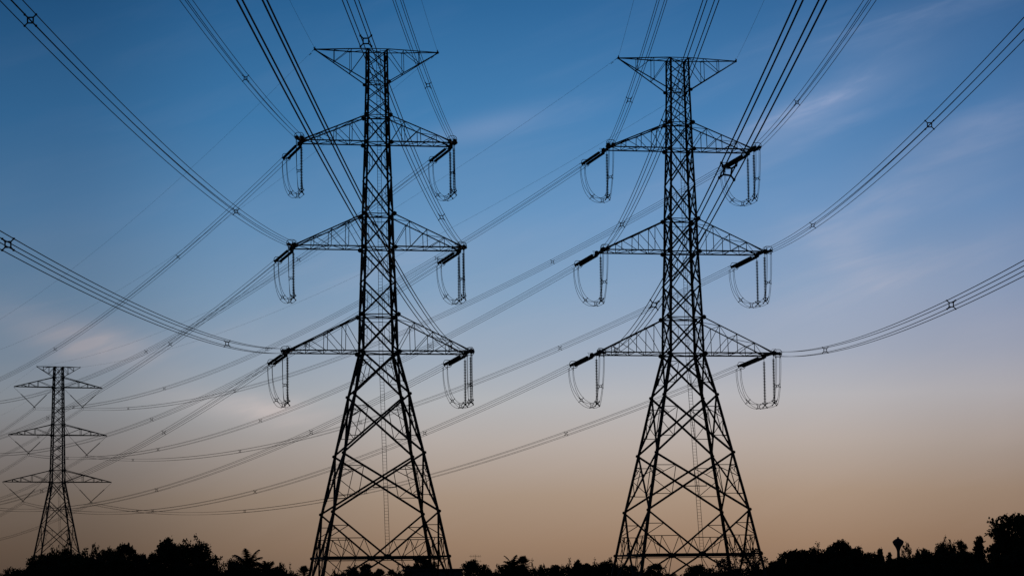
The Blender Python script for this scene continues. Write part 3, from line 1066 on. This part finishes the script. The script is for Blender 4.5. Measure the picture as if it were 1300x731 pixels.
def broadleaf_meshes(seed, height=8.0, radius=3.4, base=.12, lobes=11, leaves=3600, ls=(.22, .42), flat=.8, cone=0.0, twigs=5, mat='leaf', airy=0.0):
    rnd = random.Random(seed)
    tr, cr = MB(), MB()
    trunk_h = height * rnd.uniform(.34, .42)
    lean = Vector((rnd.uniform(-.3, .3), rnd.uniform(-.3, .3), 0))
    tp = [Vector((0, 0, -.3)), Vector((.03, .02, trunk_h * .5)) + lean * .4, Vector((0, 0, trunk_h)) + lean]
    tr.tube(tp, [height * .035, height * .026, height * .02], 8)
    cents = []
    for i in range(lobes):
        f = (i + .5) / lobes
        z = height * (base + .16 + (.74 - base) * f)
        hz = (z / height - base) / (1 - base)
        prof = math.sqrt(max(.05, 1 - (hz * 1.0 - .32) ** 2 / .62)) * (1 - cone * hz)
        an = i * 2.4 + rnd.uniform(-.5, .5)
        rr = radius * prof * rnd.uniform(.35, .72)
        r = radius * rnd.uniform(.30, .48) * (1 - .45 * cone * hz)
        c = Vector((math.cos(an) * rr, math.sin(an) * rr, z))
        c.z = min(c.z, height - r * flat * 1.02)
        cents.append((c, r))
    top = Vector((rnd.uniform(-.5, .5), rnd.uniform(-.5, .5), 0))
    cents.append((Vector((top.x, top.y, height - radius * .36)), radius * .38 * (1 - .4 * cone)))
    tot = sum(r * r for _, r in cents)
    for c, r in cents:
        mid = tp[2].lerp(c, .5) + Vector((rnd.uniform(-.3, .3), rnd.uniform(-.3, .3), -.2))
        tr.tube([tp[2], mid, c], [height * .013, height * .008, height * .003], 5)
        subs = [(c, r * .8)]
        for k in range(7):
            d = Vector((rnd.gauss(0, 1), rnd.gauss(0, 1), rnd.gauss(0, .8))).normalized()
            subs.append((c + Vector((d.x, d.y, d.z * flat)) * r * rnd.uniform(.6, .95), r * rnd.uniform(.26, .5)))
        st = sum(q * q for _, q in subs)
        for sc_, q in subs:
            cnt = int(leaves * (r * r / tot) * (q * q / st))
            for _ in range(cnt):
                d = Vector((rnd.gauss(0, 1), rnd.gauss(0, 1), rnd.gauss(0, 1))).normalized()
                rad = q * (rnd.random() ** (.5 if airy < .5 else .34))
                leaf(cr, sc_ + Vector((d.x, d.y, d.z * flat)) * rad, rnd.uniform(*ls), rnd)
    for _ in range(twigs):
        c, r = rnd.choice(cents)
        d = Vector((rnd.gauss(0, .6), rnd.gauss(0, .6), rnd.uniform(.4, 1))).normalized()
        a, e = c + d * r * .7, c + d * r * rnd.uniform(1.05, 1.3)
        tr.tube([c, a, e], [.04, .025, .012], 4)
        for k in range(26):
            leaf(cr, a.lerp(e, rnd.random()) + Vector((rnd.gauss(0, .14), rnd.gauss(0, .14), rnd.gauss(0, .14))), rnd.uniform(*ls), rnd)
    zs = [v[2] for v in cr.v]
    xs = sorted(abs(v[0]) for v in cr.v)
    zs.sort()
    return tr.mesh('trunk', M['bark'], True), cr.mesh('crown', M[mat]), zs[int(len(zs) * .992)], xs[int(len(xs) * .975)] * 2


def coconut_meshes(seed, height=8.0, n=30, fl=2.5):
    rnd = random.Random(seed)
    tr, cr = MB(), MB()
    top = Vector((rnd.uniform(-.4, .4), rnd.uniform(-.4, .4), height - fl * .62))
    tr.tube([Vector((0, 0, -.2)), Vector((top.x * .3, top.y * .3, top.z * .5)), top], [.2, .14, .12], 8)
    for i in range(n):
        an = i * 2.39996 + rnd.uniform(-.2, .2)
        up = R(78 - 105 * (i / (n - 1)) ** .9) + rnd.uniform(-.1, .1)
        L_ = fl * rnd.uniform(.85, 1.08)
        hd = Vector((math.cos(an), math.sin(an), 0))
        pts = []
        p, a = top.copy(), up
        for k in range(11):
            pts.append(p.copy())
            p = p + (hd * math.cos(a) + Vector((0, 0, math.sin(a)))) * (L_ / 10)
            a -= R(2.5 + 5.0 * (k / 10)) * (1.0 + .5 * max(0, math.cos(up)))
        cr.tube(pts, [.045 - .0035 * k for k in range(11)], 4)
        side = hd.cross(Vector((0, 0, 1)))
        for k in range(34):
            f = .1 + .9 * k / 33
            q = pts[min(9, int(f * 10))].lerp(pts[min(10, int(f * 10) + 1)], f * 10 % 1 if f < 1 else 1)
            dirn = (pts[min(10, int(f * 10) + 1)] - pts[min(9, int(f * 10))])
            dirn.normalize()
            ll = fl * .30 * math.sin(math.pi * min(1, .12 + .8 * f)) + .12
            for e in (-1, 1):
                t_ = q + side * e * ll * rnd.uniform(.7, .95) + dirn * ll * .55 + Vector((0, 0, -ll * rnd.uniform(.25, .7)))
                w = dirn * .07
                k0 = len(cr.v)
                cr.v += [tuple(q - w), tuple(q + w), tuple(t_)]
                cr.f.append((k0, k0 + 1, k0 + 2))
    zs = [v[2] for v in cr.v]
    xs = [abs(v[0] - top.x) for v in cr.v]
    return tr.mesh('trunk', M['bark'], True), cr.mesh('fronds', M['palm']), max(zs), max(xs) * 2


def fan_palm_meshes(seed, height=8.0, n=34, fl=1.25, fan=.8):
    rnd = random.Random(seed)
    tr, cr = MB(), MB()
    top = Vector((0, 0, height - fl - fan * .75))
    tr.tube([Vector((0, 0, -.2)), top * .5, top], [.26, .2, .2], 8)
    for i in range(n):
        an = i * 2.39996
        up = R(86 - 120 * (i / (n - 1)))
        d = Vector((math.cos(an) * math.cos(up), math.sin(an) * math.cos(up), math.sin(up)))
        c = top + d * fl * rnd.uniform(.8, 1.1)
        cr.tube([top, c], [.04, .025], 4)
        side = d.cross(Vector((0, 0, 1)))
        side = side.normalized() if side.length > .05 else Vector((1, 0, 0))
        up2 = side.cross(d) * .35
        for k in range(17):
            a = R(-135 + 270 * k / 16)
            v = d * math.cos(a) + side * math.sin(a) + up2 * abs(math.sin(a)) * .6
            t_ = c + v * fan * rnd.uniform(.85, 1.05)
            w = (side * math.cos(a) - d * math.sin(a)) * .07
            m = c + v * fan * .6
            k0 = len(cr.v)
            cr.v += [tuple(c), tuple(m + w), tuple(t_), tuple(m - w)]
            cr.f.append((k0, k0 + 1, k0 + 2, k0 + 3))
    zs = [v[2] for v in cr.v]
    xs = [abs(v[0]) for v in cr.v]
    return tr.mesh('trunk', M['bark'], True), cr.mesh('fronds', M['palm']), max(zs), max(xs) * 2


PROTO = {
    'round1': broadleaf_meshes(11, 8, 3.6, .1, 15, 7500, twigs=2),
    'round2': broadleaf_meshes(23, 8, 3.9, .08, 17, 8000, flat=.7, twigs=2),
    'wide': broadleaf_meshes(37, 7, 4.8, .12, 19, 8500, flat=.6, twigs=3),
    'tall': broadleaf_meshes(41, 9, 2.9, .1, 15, 6500, cone=.3, twigs=8),
    'cone': broadleaf_meshes(53, 8, 2.7, .06, 15, 5600, cone=.7, twigs=5, mat='leaf_dark'),
    'airy': broadleaf_meshes(61, 8, 3.0, .22, 10, 900, ls=(.24, .46), twigs=14, airy=1),
    'bush1': broadleaf_meshes(71, 4, 2.9, .0, 12, 3800, ls=(.18, .36), flat=.7, twigs=6, mat='leaf_dark'),
    'bush2': broadleaf_meshes(83, 4, 3.4, .0, 14, 4200, ls=(.18, .36), flat=.6, twigs=9, mat='leaf_dark'),
    'grey': broadleaf_meshes(97, 8, 3.0, .1, 13, 1700, ls=(.2, .38), cone=.25, twigs=8, mat='leaf_grey'),
    'coco': coconut_meshes(5),
    'coco2': coconut_meshes(9, 8, 26, 2.3),
    'fan': fan_palm_meshes(3),
}
NAMES = {'coco': 'coconut_palm', 'coco2': 'coconut_palm', 'fan': 'fan_palm', 'bush1': 'bush', 'bush2': 'bush'}
CATS = {'coco': 'palm', 'coco2': 'palm', 'fan': 'palm', 'bush1': 'bush', 'bush2': 'bush'}
trnd = random.Random(2024)


def plant(kind, px, topy, wpx, dist, label, group=None, keep=False):
    tr, cr, ph, pw = PROTO[kind]
    p = ray(px, topy, dist)
    o = thing(NAMES.get(kind, 'tree'), (p.x, p.y, 0), label, CATS.get(kind, 'tree'), group, trnd.uniform(0, 6.28))
    w = wpx * dist / F_PX * 1.15
    sz = p.z / ph
    s = max(w / pw, .35 * sz)
    o.scale = (s, s, sz) if kind not in ('coco', 'coco2', 'fan') else (s, s, s)
    a = put('trunk', tr, o)
    b = put(cr.name.split('.')[0], cr, o)
    if kind in ('coco', 'coco2', 'fan'):     # keep the head's shape, stretch only the trunk's foot
        o.location.z = p.z - ph * s
        if o.location.z > 0:
            a.scale.z = 1
            fb = MB()
            r0 = .2
            fb.tube([(0, 0, -o.location.z / s - .2), (0, 0, -.1)], [r0 * 1.2, r0], 8)
            fb.build('trunk', M['bark'], o, True)
    return o


GL, GM, GR, GC = ('merged dark treeline at the lower left', 'low dark scrub between the two big pylons',
                  'merged dark treeline at the lower right', 'scrub behind the feet of the big pylons')
# --- lower left
TREES = [
    ('bush1', 15, 724, 34, 325, 'small dark bush in the bottom left corner', None),
    ('round1', 47, 710, 40, 330, 'sloping dark tree at the left foot of the wooded hump', None),
    ('round2', 66, 704, 40, 335, 'dark tree on the rising left shoulder of the hump, under the small pylon', None),
    ('bush2', 81, 693, 22, 345, 'bumpy dark treetop poking up between the legs of the small pylon', None),
    ('wide', 97, 703, 56, 332, 'broad flat-topped dark tree right of the small pylon', None),
    ('airy', 120.5, 691, 11, 420, 'thin see-through tree sticking up right of the small pylon', None),
    ('round1', 136, 698, 22, 338, 'small rounded treetop just right of the thin see-through tree', None),
    ('tall', 160, 692, 26, 330, 'knobbly dark treetop in the middle of the left treeline', None),
    ('round2', 147, 699, 24, 342, 'dark treetop left of the knobbly one in the left treeline', None),
    ('round2', 179, 704, 26, 328, 'lower dark tree filling the dip left of the large domed tree', None),
    ('round1', 216, 686, 46, 322, 'large domed dark tree, left half of the biggest crown at the lower left', None),
    ('wide', 246, 688.5, 52, 326, 'large domed dark tree, right half of the biggest crown at the lower left', None),
    ('round2', 197, 703, 28, 318, 'dark tree hanging low on the left flank of the large domed tree', None),
    ('airy', 273, 706, 22, 318, 'twiggy thin tree on the right flank of the large domed tree', None),
    ('coco', 313, 695.5, 46, 330, 'taller coconut palm left of the left big pylon', None),
    ('round1', 297, 711, 26, 336, 'dark tree hugging the left side of the taller coconut palm', None),
    ('coco2', 339, 711, 34, 322, 'shorter coconut palm right of the taller one', None),
    ('bush1', 355, 717, 22, 318, 'dark bush right of the shorter coconut palm', None),
    ('bush2', 366, 724, 20, 318, 'lowest bush before the gap left of the left big pylon', None),
    ('fan', 386, 716, 20, 316, 'small fan palm at the left foot of the left big pylon', None),
    ('coco2', 447, 717, 22, 330, 'small palm behind the left half of the base of the left big pylon', None),
    ('tall', 464, 716, 16, 335, 'small dark tree behind the base of the left big pylon, left of its middle', None),
    ('fan', 482, 720, 22, 335, 'squat fan palm behind the middle of the base of the left big pylon', None),
    ('fan', 497, 721, 18, 345, 'second squat fan palm behind the base of the left big pylon, right of the first', None),
    ('tall', 535, 707, 22, 340, 'upright dark tree behind the right foot of the left big pylon', None),
    ('round2', 524, 718, 24, 348, 'dark bushy tree left of the upright one behind the left big pylon', None),
    ('round1', 548, 714, 20, 350, 'dark bushy tree over the flat-roofed shed', None),
    ('round1', 602, 712, 34, 325, 'rounded dark tree topped by the aerial, right of the left big pylon', None),
    ('bush1', 617, 720, 18, 322, 'bush on the right skirt of the rounded tree with the aerial', None),
    ('coco', 651, 703.5, 32, 330, 'coconut palm in the middle, its fronds leaning left', None),
    ('fan', 664, 703.5, 22, 333, 'fan palm with a round head beside the middle coconut palm', None),
    ('bush1', 641, 718, 22, 320, 'dark bush under the middle coconut palm', None),
    ('round1', 735, 712, 20, 335, 'tallest bump in the scrub left of the right big pylon', None),
    ('wide', 768, 712.5, 40, 330, 'low rounded dark tree at the left foot of the right big pylon', None),
    ('round2', 800, 718, 24, 330, 'dark tree behind the left legs of the right big pylon', None),
    ('tall', 830, 716, 22, 335, 'dark pointed tree behind the base of the right big pylon, left of its middle', None),
    ('round1', 889, 717.5, 34, 340, 'rounded dark tree behind the base of the right big pylon, right of its middle', None),
    ('grey', 920, 709, 30, 420, 'pale greyish feathery tree seen through the right legs of the right big pylon', None),
    ('grey', 953, 696, 32, 430, 'tall greyish tree behind the rightmost leg of the right big pylon', None),
    # --- lower right
    ('tall', 985, 713, 24, 325, 'ragged low tree just right of the right big pylon', None),
    ('round2', 1004, 699.5, 34, 322, 'ragged dark tree at the left end of the right-hand treeline', None),
    ('round1', 1027, 698, 36, 325, 'dark tree second from the left in the right-hand treeline', None),
    ('wide', 1050, 696, 46, 322, 'broad dark tree under the twiggy top in the right-hand treeline', None),
    ('tall', 1069, 688, 30, 326, 'tree with a twiggy spray sticking up in the right-hand treeline', None),
    ('airy', 1071, 685, 18, 327, 'twiggy spray rising above the right-hand treeline', None),
    ('round1', 1090, 696, 34, 322, 'dark tree right of the twiggy one in the right-hand treeline', None),
    ('round2', 1104, 703, 24, 330, 'dark tree closing the right end of the twiggy clump', None),
    ('cone', 1117, 697.5, 12, 600, 'small pointed tree left of the water tower', None),
    ('cone', 1129, 702, 9, 640, 'small pointed tree close against the left side of the water tower', None),
    ('airy', 1151, 689.5, 13, 520, 'thin see-through tree right of the water tower', None),
    ('round1', 1164, 699, 13, 480, 'small round treetop right of the thin see-through tree by the water tower', None),
    ('round2', 1174, 697.5, 14, 470, 'second small round treetop right of the water tower', None),
    ('wide', 1199, 688.5, 30, 400, 'spreading tree between the water tower and the tall right edge tree', None),
    ('tall', 1221, 687, 14, 390, 'narrow tree in the middle of the right-hand treeline near the edge', None),
    ('cone', 1243, 682.5, 18, 360, 'pointed dark tree left of the tall right edge tree', None),
    ('round2', 1290, 655, 58, 330, 'tallest dark tree, cut by the right edge', None),
    ('round1', 1270, 671, 24, 335, 'dark tree leaning on the left side of the tall right edge tree', None),
]
for a in TREES:
    plant(*a)
# --- the merged lower rows, each bush on its own
for i, (px, ty) in enumerate([(28, 722), (40, 722), (58, 718), (78, 712), (92, 714), (108, 712), (122, 708), (136, 712), (150, 710), (166, 711),
                              (184, 716), (200, 718), (222, 712), (240, 714), (258, 716), (272, 720), (286, 724), (302, 720), (318, 720), (332, 722)]):
    plant(['bush1', 'bush2', 'round1'][i % 3], px, ty, 34, 312 + (i * 7) % 13, 'dark shrub merged into the black foot of the lower left treeline', GL)
for i, (px, ty) in enumerate([(632, 725), (648, 722), (662, 720), (676, 719), (690, 719), (704, 718), (717, 717), (728, 719), (746, 716), (757, 718), (782, 718)]):
    plant(['bush2', 'bush1', 'cone'][i % 3], px, ty, 22, 316 + (i * 5) % 17, 'low dark shrub in the scrub between the two big pylons', GM)
for i, (px, ty) in enumerate([(812, 725), (845, 726), (875, 725), (904, 724), (922, 723), (938, 720), (962, 720), (972, 721), (430, 726), (455, 725), (472, 726), (512, 724)]):
    plant(['bush1', 'bush2'][i % 2], px, ty, 24, 318 + (i * 5) % 17, 'low dark shrub behind the feet of the big pylons', GC)
rr = []
for i in range(24):
    px = 985 + i * 14
    ty = 716 - 4 * math.sin(i * 1.3) + (-4 if 1010 < px < 1100 else 0) + (-9 if px > 1262 else 0)
    if 1100 < px < 1240:
        ty = (708 if px < 1180 else 700.5) - 1.5 * math.sin(i * 2.1)
    plant(['round1', 'bush2', 'round2'][i % 3], px, ty, 32, 312 + (i * 7) % 19 + (40 if 1100 < px < 1240 else 0),
          'dark tree merged into the black lower edge of the right-hand treeline', GR)
for i, px in enumerate(range(1108, 1262, 17)):
    plant(['bush2', 'bush1'][i % 2], px, 717 - 2 * math.sin(i * 1.7), 30, 314 + i % 5, 'dark tree merged into the black lower edge of the right-hand treeline', GR)

# ------------------------------------------------------------------ flat-roofed shed behind the left big pylon
p = ray(551, 721.5, 334)
W_ = 71 * 334 / F_PX
shed = thing('shed', (p.x, 334, 0), 'low flat-roofed dark shed behind the right foot of the left big pylon', 'building', None, R(4))
H_ = p.z - .25
b = MB()
b.box((-W_ / 2, -.0, 0), (-.55, .22, H_))
b.box((.55, 0, 0), (1.5, .22, H_))
b.box((-.55, 0, 2.15), (.55, .22, H_))
b.box((1.5, 0, 0), (2.7, .22, 1.0))
b.box((1.5, 0, 2.2), (2.7, .22, H_))
b.box((2.7, 0, 0), (W_ / 2, .22, H_))
b.box((-W_ / 2, 4.8, 0), (W_ / 2, 5, H_))
b.box((-W_ / 2, .22, 0), (-W_ / 2 + .2, 4.8, H_))
b.box((W_ / 2 - .2, .22, 0), (W_ / 2, 4.8, H_))
b.build('wall', M['wall'], shed)
b = MB()
b.box((-W_ / 2 - .35, -.5, H_ + .002), (W_ / 2 + .35, 5.4, H_ + .25))
b.build('roof', M['roof'], shed)
b = MB()
b.box((-.55, .08, 0), (.55, .14, 2.15))
b.build('door', M['door'], shed)
b = MB()
b.box((1.5, .1, 1.0), (2.7, .13, 2.2))
w_ = b.build('window', M['pane'], shed)
b = MB()
for z_ in (1.0, 2.14):
    b.box((1.5, .04, z_), (2.7, .098, z_ + .06))
for x_ in (1.5, 2.07, 2.64):
    b.box((x_, .045, 1.06), (x_ + .06, .095, 2.14))
b.build('frame', M['door'], w_)

# ------------------------------------------------------------------ aerial above the rounded tree
p = ray(603.3, 706.5, 327)
root = thing('aerial', (p.x, 327, 0), 'television aerial on a pole above the rounded tree right of the left big pylon', 'aerial', None, R(25))
b = MB()
b.tube([(0, 0, 0), (0, 0, p.z + .3)], [.045, .03], 6)
b.build('pole', M['fitting'], root)
b = MB()
for zz, n_, hw in ((p.z + .1, 7, .38), (p.z - .55, 5, .45)):
    b.bar((-.75, 0, zz), (.75, 0, zz), .03)
    for i in range(n_):
        x_ = -.7 + 1.4 * i / (n_ - 1)
        b.bar((x_, -hw, zz), (x_, hw, zz), .022)
        b.bar((x_, 0, zz - .18), (x_, 0, zz + .18), .02, None, (1, 0, 0))
b.build('antenna', M['fitting'], root)

# ------------------------------------------------------------------ water tower far off at the right
p = ray(1140, 681, 1000)
k = p.z
root = thing('water_tower', (p.x, 1000, 0), 'distant mushroom-shaped water tower with a conical cap above the right-hand treeline', 'water tower')
b = MB()
b.lathe((0, 0, 0), (0, 0, k), [(0, 1.1), (k * .3, .8), (k - 6.2, .6), (k - 5.5, .62)], 20)
b.build('shaft', M['tank'], root, True)
b = MB()
b.lathe((0, 0, 0), (0, 0, k), [(k - 5.5, .64), (k - 4.9, .78), (k - 4.0, 1.2), (k - 3.0, 1.85), (k - 2.3, 2.2), (k - 1.95, 2.2)], 24)
b.build('tank', M['tank'], root, True)
b = MB()
b.lathe((0, 0, 0), (0, 0, k), [(k - 1.95, 2.26), (k - 1.85, 2.26), (k - 1.3, 1.75), (k - .75, .85), (k - .62, .5)], 24)
b.build('roof', M['tank'], root, True)
b = MB()
b.lathe((0, 0, 0), (0, 0, k), [(k - .62, .42), (k - .22, .42), (k - .18, .5), (k, .1)], 14)
b.build('vent', M['tank'], root, True)
b = MB()
for e in (-.25, .25):
    b.tube([(e, -1.2, 0), (e, -.72, k - 5)], .04, 4)
for i in range(28):
    zz = .5 + i * .45
    b.tube([(-.25, -1.2 + .48 * zz / (k - 5), zz), (.25, -1.2 + .48 * zz / (k - 5), zz)], .025, 4)
b.build('ladder', M['fitting'], root)
